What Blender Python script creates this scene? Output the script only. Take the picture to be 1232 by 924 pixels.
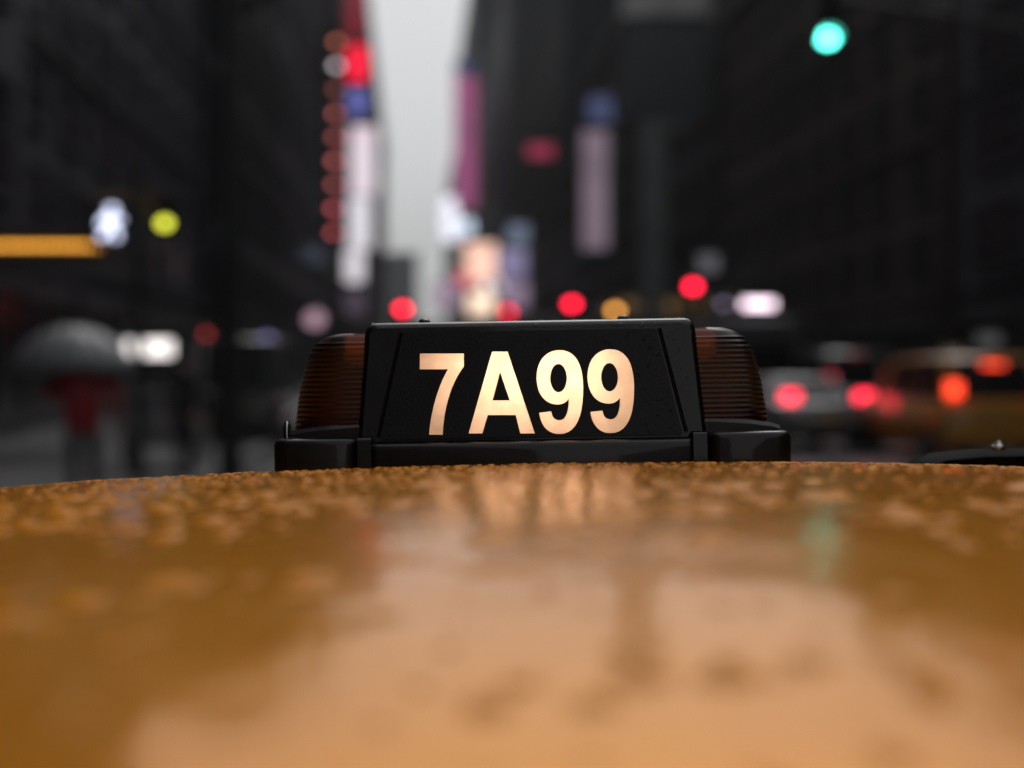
import bpy, bmesh, math, random
from math import sin, cos, tan, pi, radians as R
from mathutils import Vector, Matrix, noise

random.seed(7)
sc = bpy.context.scene
for o in list(bpy.data.objects):
    bpy.data.objects.remove(o)
COL = sc.collection

# ------------------------------------------------------------------ camera, sky, sun, exposure
F = 1711.0                       # focal length in pixels of the 1232 px wide photograph (50 mm)
CZ = 1.5625                      # lens height above the road
HY = 448.0                       # horizon row
cam = bpy.data.cameras.new('camera')
cam.lens = 50.0
cam.sensor_width = 36.0
cam.clip_start = 0.02
cam.clip_end = 5000
cam.dof.use_dof = True
cam.dof.focus_distance = 1.105
cam.dof.aperture_fstop = 2.75
cam.dof.aperture_ratio = 0.87
camo = bpy.data.objects.new('camera', cam)
COL.objects.link(camo)
camo.location = (0, 0, CZ)
camo.rotation_euler = (R(90) - math.atan((462 - HY) / F), 0, 0)
sc.camera = camo

SUN_EL, SUN_ROT = R(52), R(8)
world = bpy.data.worlds.new('World')
sc.world = world
world.use_nodes = True
wn = world.node_tree
wn.nodes.clear()
sky = wn.nodes.new('ShaderNodeTexSky')
sky.sky_type = 'NISHITA'
sky.sun_disc = False
sky.sun_elevation = SUN_EL
sky.sun_rotation = SUN_ROT
sky.air_density = 1.0
sky.dust_density = 1.0
sky.ozone_density = 1.0
hs = wn.nodes.new('ShaderNodeHueSaturation')
hs.inputs['Saturation'].default_value = 0.06
bg = wn.nodes.new('ShaderNodeBackground')
bg.inputs['Strength'].default_value = 0.116
wo = wn.nodes.new('ShaderNodeOutputWorld')
wn.links.new(sky.outputs[0], hs.inputs['Color'])
# an overcast sky grows brighter towards the zenith: (1 + 2 sin e) / 3
wtc = wn.nodes.new('ShaderNodeTexCoord')
wsx = wn.nodes.new('ShaderNodeSeparateXYZ')
wn.links.new(wtc.outputs['Generated'], wsx.inputs[0])
wmr = wn.nodes.new('ShaderNodeMapRange')
wmr.inputs['To Min'].default_value = 0.56
wmr.inputs['To Max'].default_value = 1.68
wn.links.new(wsx.outputs['Z'], wmr.inputs['Value'])
wmx = wn.nodes.new('ShaderNodeVectorMath')
wmx.operation = 'SCALE'
wn.links.new(hs.outputs[0], wmx.inputs[0])
wn.links.new(wmr.outputs['Result'], wmx.inputs['Scale'])
wn.links.new(wmx.outputs[0], bg.inputs['Color'])
wn.links.new(bg.outputs[0], wo.inputs['Surface'])

sl = bpy.data.lights.new('sun', 'SUN')
sl.energy = 0.5
sl.angle = R(25)
sl.color = (1.0, 0.97, 0.94)
so = bpy.data.objects.new('sun', sl)
COL.objects.link(so)
sd = Vector((sin(SUN_ROT) * cos(SUN_EL), cos(SUN_ROT) * cos(SUN_EL), sin(SUN_EL)))
so.rotation_euler = sd.to_track_quat('Z', 'Y').to_euler()
so.location = (0, -20, 60)

sc.view_settings.view_transform = 'Standard'
sc.view_settings.look = 'None'
sc.view_settings.exposure = 0.0
sc.view_settings.gamma = 1.0
sc.view_settings.use_curve_mapping = False
sc.cycles.use_denoising = True
try:
    sc.cycles.denoiser = 'OPENIMAGEDENOISE'
    sc.cycles.denoising_prefilter = 'ACCURATE'
except Exception:
    pass
sc.cycles.use_adaptive_sampling = False
sc.cycles.max_bounces = 4
sc.cycles.diffuse_bounces = 2
sc.cycles.glossy_bounces = 3
sc.cycles.volume_bounces = 0
sc.cycles.sample_clamp_indirect = 4.0
sc.cycles.caustics_reflective = False
sc.cycles.caustics_refractive = False

# ------------------------------------------------------------------ helpers
def px(x, y, d):
    """world point seen at pixel (x, y) of the photograph at depth d"""
    return Vector(((x - 616) / F * d, d, CZ + (HY - y) / F * d))

SA = R(4.05)                                   # the avenue runs 4 degrees left of the lens axis
def st(lat, s, z=0.0):
    return Vector((cos(SA) * lat - sin(SA) * s, sin(SA) * lat + cos(SA) * s, z))

class MB:
    def __init__(self):
        self.v, self.f, self.m = [], [], []
        self.cur = 0
    def add(self, vs, fs):
        n = len(self.v)
        self.v += [tuple(p) for p in vs]
        self.f += [tuple(i + n for i in f) for f in fs]
        self.m += [self.cur] * len(fs)
        return self
    def box(self, c, s, rot=None):
        cx, cy, cz = c
        x, y, z = s[0] / 2, s[1] / 2, s[2] / 2
        vs = [Vector((a * x, b * y, d * z)) for d in (-1, 1) for b in (-1, 1) for a in (-1, 1)]
        if rot is not None:
            vs = [rot @ p for p in vs]
        vs = [(p[0] + cx, p[1] + cy, p[2] + cz) for p in vs]
        return self.add(vs, [(0, 2, 3, 1), (4, 5, 7, 6), (0, 1, 5, 4), (2, 6, 7, 3), (0, 4, 6, 2), (1, 3, 7, 5)])
    def rings(self, rs, cap0=True, cap1=True, closed=True):
        n = len(rs[0])
        vs = [p for r in rs for p in r]
        fs = []
        for i in range(len(rs) - 1):
            for j in range(n if closed else n - 1):
                k = (j + 1) % n
                fs.append((i * n + j, i * n + k, (i + 1) * n + k, (i + 1) * n + j))
        if cap0:
            fs.append(tuple(range(n - 1, -1, -1)))
        if cap1:
            fs.append(tuple((len(rs) - 1) * n + j for j in range(n)))
        return self.add(vs, fs)
    def tube(self, pts, rad, n=8):
        pts = [Vector(p) for p in pts]
        rs = []
        for i, p in enumerate(pts):
            t = (pts[min(i + 1, len(pts) - 1)] - pts[max(i - 1, 0)]).normalized()
            a = t.orthogonal().normalized() if i == 0 else (rs_a - t * rs_a.dot(t)).normalized()
            rs_a = a
            b = t.cross(a)
            r = rad[i] if isinstance(rad, (list, tuple)) else rad
            rs.append([p + (a * cos(2 * pi * k / n) + b * sin(2 * pi * k / n)) * r for k in range(n)])
        return self.rings(rs)
    def lathe(self, prof, c=(0, 0, 0), axis='Z', n=16):
        """prof: (radius, height) pairs"""
        rs = []
        for r, h in prof:
            ring = []
            for k in range(n):
                a = 2 * pi * k / n
                u, w = r * cos(a), r * sin(a)
                p = {'Z': (u, w, h), 'Y': (u, h, -w), 'X': (h, u, w)}[axis]
                ring.append((p[0] + c[0], p[1] + c[1], p[2] + c[2]))
            rs.append(ring)
        return self.rings(rs)
    def sphere(self, c, r, n=12, sq=(1, 1, 1)):
        rs = []
        for i in range(1, n // 2):
            a = pi * i / (n // 2)
            rs.append([(c[0] + r * sq[0] * sin(a) * cos(2 * pi * k / n), c[1] + r * sq[1] * sin(a) * sin(2 * pi * k / n),
                        c[2] + r * sq[2] * cos(a)) for k in range(n)][::-1])
        top = (c[0], c[1], c[2] + r * sq[2])
        bot = (c[0], c[1], c[2] - r * sq[2])
        m = len(rs)
        self.rings(rs, False, False)
        b = len(self.v)
        self.v += [top, bot]
        base = b - m * n
        for k in range(n):
            self.f.append((base + (k + 1) % n, base + k, b)); self.m.append(self.cur)
            self.f.append((base + (m - 1) * n + k, base + (m - 1) * n + (k + 1) % n, b + 1)); self.m.append(self.cur)
        return self
    def mesh(self, name, mats):
        me = bpy.data.meshes.new(name)
        me.from_pydata(self.v, [], self.f)
        for m in (mats if isinstance(mats, (list, tuple)) else [mats]):
            me.materials.append(m)
        if any(self.m):
            me.polygons.foreach_set('material_index', self.m)
        bm = bmesh.new(); bm.from_mesh(me)
        bmesh.ops.recalc_face_normals(bm, faces=bm.faces)
        bm.to_mesh(me); bm.free()
        me.update()
        return me
    def build(self, name, mats, parent=None, smooth=False, bevel=0, seg=2):
        return link(name, self.mesh(name, mats), parent, smooth, bevel, seg)

def link(name, me, parent=None, smooth=False, bevel=0, seg=2):
    o = bpy.data.objects.new(name, me)
    COL.objects.link(o)
    o.parent = parent
    if smooth:
        me.polygons.foreach_set('use_smooth', [True] * len(me.polygons))
        try:
            me.set_sharp_from_angle(angle=R(38))
        except Exception:
            pass
    if bevel:
        b = o.modifiers.new('bevel', 'BEVEL')
        b.width = bevel; b.segments = seg; b.limit_method = 'ANGLE'; b.angle_limit = R(35)
    return o

def tag(o, label=None, cat=None, group=None, kind=None):
    if label: o['label'] = label
    if cat: o['category'] = cat
    if group: o['group'] = group
    if kind: o['kind'] = kind
    return o

def thing(name, label, cat, loc=(0, 0, 0), rz=0.0, group=None):
    o = bpy.data.objects.new(name, None)
    o.empty_display_size = 0.2
    COL.objects.link(o)
    o.location = loc
    o.rotation_euler = (0, 0, rz)
    return tag(o, label, cat, group)

def box(name, c, s, m, parent, bevel=0):
    return MB().box(c, s).build(name, m, parent, bevel=bevel)

def fill2d(contours, depth=0.0):
    """flat even-odd filled plate from closed contours [(x, y)...]; returns verts (x, y, +-depth/2) and faces"""
    cu = bpy.data.curves.new('plate', 'CURVE')
    cu.dimensions = '2D'
    cu.fill_mode = 'BOTH' if depth > 0 else 'FRONT'
    cu.extrude = depth / 2
    for c in contours:
        s = cu.splines.new('POLY')
        s.points.add(len(c) - 1)
        for p, q in zip(s.points, c):
            p.co = (q[0], q[1], 0, 1)
        s.use_cyclic_u = True
    o = bpy.data.objects.new('plate', cu)
    COL.objects.link(o)
    dg = bpy.context.evaluated_depsgraph_get()
    me = bpy.data.meshes.new_from_object(o.evaluated_get(dg))
    vs = [tuple(v.co) for v in me.vertices]
    fs = [tuple(p.vertices) for p in me.polygons]
    bpy.data.objects.remove(o); bpy.data.curves.remove(cu); bpy.data.meshes.remove(me)
    return vs, fs

# ------------------------------------------------------------------ materials
MC = {}
def nodes(name):
    m = bpy.data.materials.new(name)
    m.use_nodes = True
    return m, m.node_tree, m.node_tree.nodes['Principled BSDF']

def mat(name, col, rough=0.6, metal=0.0, var=0.25, scale=3.0, bump=0.0, bscale=40.0, coat=0.0, spec=0.5, transmission=0.0):
    if name in MC: return MC[name]
    m, t, b = nodes(name)
    b.inputs['Roughness'].default_value = rough
    b.inputs['Metallic'].default_value = metal
    b.inputs['Coat Weight'].default_value = coat
    b.inputs['Coat Roughness'].default_value = 0.06
    b.inputs['Specular IOR Level'].default_value = spec
    b.inputs['Transmission Weight'].default_value = transmission
    tc = t.nodes.new('ShaderNodeTexCoord')
    n = t.nodes.new('ShaderNodeTexNoise')
    n.inputs['Scale'].default_value = scale
    n.inputs['Detail'].default_value = 3
    t.links.new(tc.outputs['Object'], n.inputs['Vector'])
    r = t.nodes.new('ShaderNodeValToRGB')
    r.color_ramp.elements[0].position = 0.3
    r.color_ramp.elements[1].position = 0.72
    r.color_ramp.elements[0].color = tuple(c * (1 - var) for c in col) + (1,)
    r.color_ramp.elements[1].color = tuple(min(1, c * (1 + var)) for c in col) + (1,)
    t.links.new(n.outputs['Fac'], r.inputs['Fac'])
    t.links.new(r.outputs['Color'], b.inputs['Base Color'])
    if bump:
        n2 = t.nodes.new('ShaderNodeTexNoise')
        n2.inputs['Scale'].default_value = bscale
        n2.inputs['Detail'].default_value = 4
        bp = t.nodes.new('ShaderNodeBump')
        bp.inputs['Strength'].default_value = bump
        bp.inputs['Distance'].default_value = 0.01
        t.links.new(tc.outputs['Object'], n2.inputs['Vector'])
        t.links.new(n2.outputs['Fac'], bp.inputs['Height'])
        t.links.new(bp.outputs['Normal'], b.inputs['Normal'])
    MC[name] = m
    return m

def glow(name, col, strength, var=0.0, scale=2.0, col2=None, lamp=False):
    """a lit lamp lens or screen; with var the lit picture on a screen varies"""
    if name in MC: return MC[name]
    m, t, b = nodes(name)
    b.inputs['Base Color'].default_value = (0.02, 0.02, 0.02, 1)
    b.inputs['Roughness'].default_value = 0.3
    b.inputs['Emission Strength'].default_value = strength
    if var or col2:
        tc = t.nodes.new('ShaderNodeTexCoord')
        n = t.nodes.new('ShaderNodeTexNoise')
        n.inputs['Scale'].default_value = scale
        n.inputs['Detail'].default_value = 3
        r = t.nodes.new('ShaderNodeValToRGB')
        r.color_ramp.elements[0].position = 0.36
        r.color_ramp.elements[1].position = 0.64
        c2 = col2 or tuple(c * (1 - var) for c in col)
        r.color_ramp.elements[0].color = tuple(c2) + (1,)
        r.color_ramp.elements[1].color = tuple(col) + (1,)
        t.links.new(tc.outputs['Object'], n.inputs['Vector'])
        t.links.new(n.outputs['Fac'], r.inputs['Fac'])
        t.links.new(r.outputs['Color'], b.inputs['Emission Color'])
    else:
        b.inputs['Emission Color'].default_value = tuple(col) + (1,)
    if not lamp:
        m.cycles.emission_sampling = 'NONE'
    MC[name] = m
    return m

BLACK = mat('black plastic', (0.0065, 0.0065, 0.007), 0.36, bump=0.08, bscale=900, var=0.3, scale=30, spec=.35, coat=.45)
GLASS2 = mat('far window glass', (0.016, 0.016, 0.019), 0.6, var=0.2, spec=.05)
RUBBER = mat('rubber', (0.012, 0.012, 0.012), 0.8)
DKMETAL = mat('dark painted steel', (0.02, 0.021, 0.022), 0.45, 0.0)
STEEL = mat('galvanised steel', (0.32, 0.33, 0.34), 0.4, 0.8)
CHROME = mat('chrome', (0.6, 0.6, 0.6), 0.15, 1.0, var=0.05)
GLASS = mat('dark window glass', (0.006, 0.007, 0.008), 0.22, var=0.2, spec=.3)
TAXI_Y = mat('taxi yellow paint', (0.62, 0.28, 0.012), 0.45, coat=1.0, var=0.05)
LAMPOFF = mat('dark lamp lens', (0.02, 0.012, 0.01), 0.25)

# ------------------------------------------------------------------ ground
def wet_asphalt():
    m, t, b = nodes('wet asphalt')
    tc = t.nodes.new('ShaderNodeTexCoord')
    n = t.nodes.new('ShaderNodeTexNoise'); n.inputs['Scale'].default_value = 0.35; n.inputs['Detail'].default_value = 6
    n2 = t.nodes.new('ShaderNodeTexNoise'); n2.inputs['Scale'].default_value = 60; n2.inputs['Detail'].default_value = 3
    t.links.new(tc.outputs['Object'], n.inputs['Vector']); t.links.new(tc.outputs['Object'], n2.inputs['Vector'])
    r = t.nodes.new('ShaderNodeValToRGB')
    r.color_ramp.elements[0].color = (0.022, 0.023, 0.027, 1); r.color_ramp.elements[0].position = 0.35
    r.color_ramp.elements[1].color = (0.055, 0.056, 0.062, 1); r.color_ramp.elements[1].position = 0.7
    t.links.new(n.outputs['Fac'], r.inputs['Fac']); t.links.new(r.outputs['Color'], b.inputs['Base Color'])
    mr = t.nodes.new('ShaderNodeMapRange')
    mr.inputs['From Min'].default_value = 0.35; mr.inputs['From Max'].default_value = 0.65
    mr.inputs['To Min'].default_value = 0.17; mr.inputs['To Max'].default_value = 0.4
    t.links.new(n.outputs['Fac'], mr.inputs['Value']); t.links.new(mr.outputs['Result'], b.inputs['Roughness'])
    bp = t.nodes.new('ShaderNodeBump'); bp.inputs['Strength'].default_value = 0.25; bp.inputs['Distance'].default_value = 0.01
    t.links.new(n2.outputs['Fac'], bp.inputs['Height']); t.links.new(bp.outputs['Normal'], b.inputs['Normal'])
    return m

ASPHALT = wet_asphalt()
PAVE = mat('wet concrete paving', (0.14, 0.14, 0.148), 0.3, bump=0.2, bscale=30, scale=1.2)
KERB = mat('granite kerb', (0.12, 0.12, 0.12), 0.45)
PAINT = mat('road paint', (0.5, 0.5, 0.48), 0.4, scale=8)
TERRA = mat('bare ground', (0.03, 0.03, 0.03), 0.7)

LW, LK, RK, RW = -9.0, -2.75, 15.5, 20.5        # wall, kerb, kerb, wall offsets from the avenue's line
def strip(name, l0, l1, s0, s1, z0, z1, m, parent=None, kind=None, label=None, cat=None):
    c = [st(l0, s0), st(l1, s0), st(l1, s1), st(l0, s1)]
    b = MB().rings([[(p.x, p.y, z0) for p in c], [(p.x, p.y, z1) for p in c]])
    o = b.build(name, m, parent)
    if kind: tag(o, label, cat, kind=kind)
    return o

g = MB().add([(-1200, -400, -0.02), (1200, -400, -0.02), (1200, 1500, -0.02), (-1200, 1500, -0.02)], [(0, 1, 2, 3)]).build('ground', TERRA)
tag(g, 'dark bare ground beyond the wet avenue', 'ground', kind='structure')
road = strip('road', LK, RK, -200, 900, -0.015, 0.0, ASPHALT, kind='structure', label='wet dark asphalt avenue under the traffic', cat='road')
for l0, l1, nm in ((LW - 40, LK - 0.18, 'pavement'), (RK + 0.18, RW + 40, 'pavement')):
    pv = strip(nm, l0, l1, -200, 900, -0.01, 0.14, PAVE, kind='structure')
    tag(pv, 'wet concrete pavement along the ' + ('near' if l0 < 0 else 'far') + ' kerb of the avenue', 'pavement')
for l0, l1 in ((LK - 0.18, LK), (RK, RK + 0.18)):
    kb = strip('kerb', l0 + 0.002, l1 - 0.002, -200, 900, -0.01, 0.15, KERB, kind='structure')
    tag(kb, 'granite kerb edging the ' + ('near' if l0 < 0 else 'far') + ' pavement', 'kerb')
for lat in (1.9, 5.3, 8.7, 12.1):                       # lane lines and crossing bars
    for k in range(14):
        s = -6 + k * 9.0
        strip('lane_line', lat - 0.06, lat + 0.06, s, s + 3.0, 0.001, 0.004, PAINT, road)
for k in range(18):
    strip('crossing_bar', LK + 0.5 + k * 1.0, LK + 0.95 + k * 1.0, 12.4, 15.6, 0.0045, 0.0075, PAINT, road)

# ------------------------------------------------------------------ cars
def wheel(parent, x, y, r=0.33, side=1):
    tyre = MB().lathe([(r * .62, -.1), (r * .93, -.11), (r, -.07), (r, .07), (r * .93, .11), (r * .62, .1)], (x, y, r), 'X', 20).build('tyre', RUBBER, None, True)
    w = MB().lathe([(r * .2, .10 * side), (r * .24, .115 * side), (r * .55, .085 * side), (r * .63, .1 * side), (r * .63, -.09 * side)], (x, y, r), 'X', 20).build('wheel', STEEL, parent, True)
    tyre.parent = w
    return w

def quad_pane(name, q, m, parent, u0, u1, v0, v1, lift=0.006, th=0.004):
    """a pane on the quad q (bl, br, tr, tl), lifted along its outward normal"""
    a, b, c, d = [Vector(p) for p in q]
    n = (b - a).cross(d - a).normalized()
    def P(u, v): return a.lerp(b, u).lerp(d.lerp(c, u), v)
    base = [P(u0, v0), P(u1, v0), P(u1, v1), P(u0, v1)]
    return MB().rings([[p + n * (lift - th) for p in base], [p + n * lift for p in base]]).build(name, m, parent)

CARS = {
 'sedan': dict(W=1.88, H=1.48, rg=(1.05, 1.0), wg=(3.72, 0.98), roof=(1.62, 3.08), wheels=(1.0, 3.9), r=.33,
   st=[(0, .45, .80, .76), (.05, .34, .93, .85), (.45, .26, .99, .92), (1.05, .23, 1.0, .94), (3.7, .23, .98, .94), (4.35, .26, .86, .91), (4.75, .32, .72, .84), (4.86, .44, .62, .74)]),
 'van': dict(W=1.96, H=1.88, rg=(0.06, 1.05), wg=(4.0, 1.03), roof=(0.4, 3.1), wheels=(.85, 3.75), r=.34,
   st=[(0, .42, .95, .84), (.04, .34, 1.04, .92), (.4, .27, 1.06, .97), (1.0, .24, 1.06, .98), (3.9, .24, 1.03, .97), (4.45, .28, .92, .92), (4.75, .35, .74, .84), (4.82, .46, .64, .74)]),
}

def car(name, label, style, paint, loc, rz, lights, cat='car', group=None, taxi=False, roof=True, tail_z=0.8, hmsl=None, H=None):
    """tail faces -Y; loc is the ground point under the rear bumper"""
    c = CARS[style]
    H = H or c['H']
    W = c['W']
    root = thing(name, label, cat, loc, rz, group)
    rs = []
    for y, zb, zt, hw in c['st']:
        half = [(0, zb), (hw * .8, zb), (hw * .95, zb + .07), (hw, zb + .5 * (zt - zb)), (hw * .985, zt - .14 * (zt - zb)), (hw * .93, zt - .025), (hw * .8, zt), (0, zt + .02)]
        ring = [(x, y, z) for x, z in half] + [(-x, y, z) for x, z in half[-2:0:-1]]
        rs.append(ring)
    body = MB().rings(rs).build('body', paint, root, True)
    # greenhouse
    hwb, hwt = W / 2 * .9, W / 2 * (.64 if style == 'sedan' else .78)
    y0b, z0 = c['rg']; y1b, z1 = c['wg']; y0t, y1t = c['roof']
    zt = H - .05
    B = [(-hwb, y0b, z0), (hwb, y0b, z0), (hwb, y1b, z1), (-hwb, y1b, z1)]
    T = [(-hwt, y0t, zt), (hwt, y0t, zt), (hwt, y1t, zt), (-hwt, y1t, zt)]
    MB().rings([[(x, y, z - .05) for x, y, z in B], B, T]).build('cabin', paint, root, bevel=.04)
    quad_pane('rear_window', (B[0], B[1], T[1], T[0]), GLASS, root, .08, .92, .1, .93)
    quad_pane('windshield', (B[2], B[3], T[3], T[2]), GLASS, root, .06, .94, .08, .94)
    for q in ((B[1], B[2], T[2], T[1]), (B[3], B[0], T[0], T[3])):
        for a, b_ in ((.06, .3), (.33, .6), (.63, .88)):
            quad_pane('side_window', q, GLASS, root, a if q[0][0] > 0 else 1 - b_, b_ if q[0][0] > 0 else 1 - a, .12, .9)
    if roof:
        rr = []
        for i in range(5):
            a = i / 4 * pi / 2
            k = cos(a) ** .5 if i < 4 else 0.2
            rr.append([((x) * (.25 + .75 * k) * 1.02, (y0t + y1t) / 2 + (y - (y0t + y1t) / 2) * (.25 + .75 * k) * 1.03, zt - .01 + .07 * sin(a)) for x, y, z in
                       [(-hwt, y0t + .1, 0), (-hwt + .1, y0t, 0), (hwt - .1, y0t, 0), (hwt, y0t + .1, 0), (hwt, y1t - .1, 0), (hwt - .1, y1t, 0), (-hwt + .1, y1t, 0), (-hwt, y1t - .1, 0)]])
        MB().rings(rr).build('roof', paint, root, True)
    # lamps, bumpers, plate, mirrors, wheels
    lm = lights
    for s in (-1, 1):
        hw = c['st'][1][3]
        th = .2 if style == 'sedan' else .26
        h = MB().box((s * (hw - .14), .035, tail_z), (.28 if style == 'sedan' else .2, .1, th)).build('tail_light', lm, root, bevel=.02)
        MB().lathe([(.11, 0), (.12, .02), (.1, .05)], (s * .6, c['st'][-1][0] - .09, .66), 'Y', 14).build('headlight', STEEL, root, True)
        MB().sphere((s * (W / 2 + .08), y1b - .35, 1.03), .1, 10, (1.1, .6, .75)).build('mirror', paint, root, True)
        for y in c['wheels']:
            wheel(root, s * (W / 2 - .1), y, c['r'], s)
    L = c['st'][-1][0]
    box('bumper', (0, .01, .48), (W * .86, .14, .17), paint if taxi else DKMETAL, root, .03)
    box('bumper', (0, L - .02, .45), (W * .82, .14, .18), paint if taxi else DKMETAL, root, .03)
    pl = box('license_plate', (0, -.012, .68 if style == 'sedan' else .8), (.31, .02, .155), mat('plate', (.45, .33, .06), .5), root, .004)
    if hmsl:
        zz, mm = hmsl
        yy = y0b + (y0t - y0b) * min(1, (zz - z0) / (zt - z0))
        box('brake_light', (0, yy - .04, zz), (.36, .05, .06), mm, root, .008)
    if taxi and roof:
        b = MB(); b.rings([[(-.2, 2.0, H), (.2, 2.0, H), (.2, 2.14, H), (-.2, 2.14, H)], [(-.14, 2.03, H + .14), (.14, 2.03, H + .14), (.14, 2.11, H + .14), (-.14, 2.11, H + .14)]])
        b.build('roof_light', mat('unlit roof light', (.4, .38, .33), .4), root, bevel=.015)
    return root

# ------------------------------------------------------------------ the taxi under the lens
TILT = R(-1.0)
LIFT = 0.014
taxi = car('taxi', 'yellow taxi whose rain-wet roof fills the bottom of the view', 'sedan', TAXI_Y,
           (0.016 - sin(TILT) * 1.5, -1.5, LIFT), 0, LAMPOFF, 'taxi', taxi=True, roof=False)
taxi.rotation_euler = (0, TILT, 0)

def roof_paint():
    m, t, b = nodes('wet yellow roof paint')
    tc = t.nodes.new('ShaderNodeTexCoord')
    b.inputs['Roughness'].default_value = 0.16
    b.inputs['Metallic'].default_value = 0.42
    b.inputs['Specular IOR Level'].default_value = 0.1
    n = t.nodes.new('ShaderNodeTexNoise'); n.inputs['Scale'].default_value = 6; n.inputs['Detail'].default_value = 6
    t.links.new(tc.outputs['Object'], n.inputs['Vector'])
    r = t.nodes.new('ShaderNodeValToRGB')
    r.color_ramp.elements[0].color = (0.90, 0.315, 0.009, 1); r.color_ramp.elements[0].position = .3
    r.color_ramp.elements[1].color = (0.97, 0.365, 0.012, 1); r.color_ramp.elements[1].position = .7
    t.links.new(n.outputs['Fac'], r.inputs['Fac']); t.links.new(r.outputs['Color'], b.inputs['Base Color'])
    b.inputs['Coat Weight'].default_value = 0.36
    b.inputs['Coat IOR'].default_value = 1.45
    b.inputs['Coat Roughness'].default_value = 0.03
    # the water film: low swells and fine beads
    def film(scale, det, dist, strength, prev=None, stretch=(1, 1, 1)):
        mp = t.nodes.new('ShaderNodeMapping'); mp.inputs['Scale'].default_value = stretch
        t.links.new(tc.outputs['Object'], mp.inputs['Vector'])
        k = t.nodes.new('ShaderNodeTexNoise'); k.inputs['Scale'].default_value = scale; k.inputs['Detail'].default_value = det
        k.inputs['Distortion'].default_value = 0.6
        t.links.new(mp.outputs[0], k.inputs['Vector'])
        bp = t.nodes.new('ShaderNodeBump'); bp.inputs['Strength'].default_value = strength; bp.inputs['Distance'].default_value = dist
        t.links.new(k.outputs['Fac'], bp.inputs['Height'])
        if prev: t.links.new(prev.outputs['Normal'], bp.inputs['Normal'])
        return bp
    a = film(7, 1, 0.0016, 1.0)
    a = film(30, 2, 0.0007, 1.0, a, (1.0, 0.55, 1.0))
    c = film(130, 2, 0.0011, 1.0, a)
    sx = t.nodes.new('ShaderNodeSeparateXYZ'); t.links.new(tc.outputs['Object'], sx.inputs[0])
    mr = t.nodes.new('ShaderNodeMapRange')          # rain lies in beads round the light and as a thin sheet further back
    mr.inputs['From Min'].default_value = 1.98; mr.inputs['From Max'].default_value = 2.5
    mr.inputs['To Min'].default_value = 0.12; mr.inputs['To Max'].default_value = 1.0
    t.links.new(sx.outputs['Y'], mr.inputs['Value']); t.links.new(mr.outputs['Result'], c.inputs['Strength'])
    t.links.new(c.outputs['Normal'], b.inputs['Coat Normal'])
    t.links.new(c.outputs['Normal'], b.inputs['Normal'])
    return m
ROOFP = roof_paint()

RZ0, RYC, RRL, RRW = 1.5 - LIFT, 0.85 + 1.5, 7.8, 16.4
RHW, RY0, RY1 = 0.63, 1.60, 3.12
def roof_z(x, y):
    e = abs(x) / RHW
    v = max(0.0, (y - (RYC + .45)) / (RY1 - RYC - .45))
    w = max(0.0, (RYC - .6 - y) / (RYC - .6 - RY0))
    return RZ0 - (y - RYC) ** 2 / RRL - x * x / RRW - .05 * e ** 8 - .02 * v * v - .02 * w * w
nx, ny = 48, 64
rv, rf = [], []
for j in range(ny + 1):
    for i in range(nx + 1):
        x = RHW * math.sin((i / nx * 2 - 1) * pi / 2) * 1.0
        y = RY0 + (RY1 - RY0) * j / ny
        rv.append((x, y, roof_z(x, y)))
for j in range(ny):
    for i in range(nx):
        a = j * (nx + 1) + i
        rf.append((a, a + 1, a + nx + 2, a + nx + 1))
rim = [i for i in range(nx + 1)] + [j * (nx + 1) + nx for j in range(1, ny + 1)] + [ny * (nx + 1) + i for i in range(nx - 1, -1, -1)] + [j * (nx + 1) for j in range(ny - 1, 0, -1)]
nb = len(rv)
rv += [(rv[k][0] * .985, rv[k][1], rv[k][2] - .045) for k in rim]
for q in range(len(rim)):
    p = (q + 1) % len(rim)
    rf.append((rim[q], rim[p], nb + p, nb + q))
MB().add(rv, rf).build('roof', ROOFP, taxi, True)

WATER = None
def water():
    """thin clear water: a smooth skin over what lies under it"""
    m = bpy.data.materials.new('rain water'); m.use_nodes = True
    t = m.node_tree; t.nodes.clear()
    fr = t.nodes.new('ShaderNodeFresnel'); fr.inputs['IOR'].default_value = 1.33
    tr = t.nodes.new('ShaderNodeBsdfTransparent')
    gl = t.nodes.new('ShaderNodeBsdfGlossy'); gl.inputs['Roughness'].default_value = .03
    mx = t.nodes.new('ShaderNodeMixShader'); out = t.nodes.new('ShaderNodeOutputMaterial')
    t.links.new(fr.outputs[0], mx.inputs[0]); t.links.new(tr.outputs[0], mx.inputs[1]); t.links.new(gl.outputs[0], mx.inputs[2])
    t.links.new(mx.outputs[0], out.inputs['Surface'])
    return m
WATER = water()
def bead_paint():
    """a rain bead on the roof: it scatters the yellow of the paint under its own clear skin"""
    m, t, b = nodes('rain bead on yellow paint')
    b.inputs['Base Color'].default_value = (0.82, 0.29, 0.007, 1)
    b.inputs['Roughness'].default_value = 0.55
    b.inputs['Specular IOR Level'].default_value = 0.05
    b.inputs['Coat Weight'].default_value = 0.3
    b.inputs['Coat IOR'].default_value = 1.33
    b.inputs['Coat Roughness'].default_value = 0.03
    return m
BEAD = bead_paint()

def dome(mb, p, u, v, n, ru, rv_, h):
    """a flat bead of water on the plane u, v with normal n"""
    k = 7
    rs = [[p + u * (ru * c * cos(2 * pi * i / k)) + v * (rv_ * c * sin(2 * pi * i / k)) + n * (h * z) for i in range(k)]
          for c, z in ((1, -.1), (.82, .55), (.42, .92))]
    b0 = len(mb.v)
    mb.rings(rs, False, False)
    mb.v.append(tuple(p + n * h))
    for i in range(k):
        mb.f.append((b0 + 2 * k + i, b0 + 2 * k + (i + 1) % k, len(mb.v) - 1)); mb.m.append(0)

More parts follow.
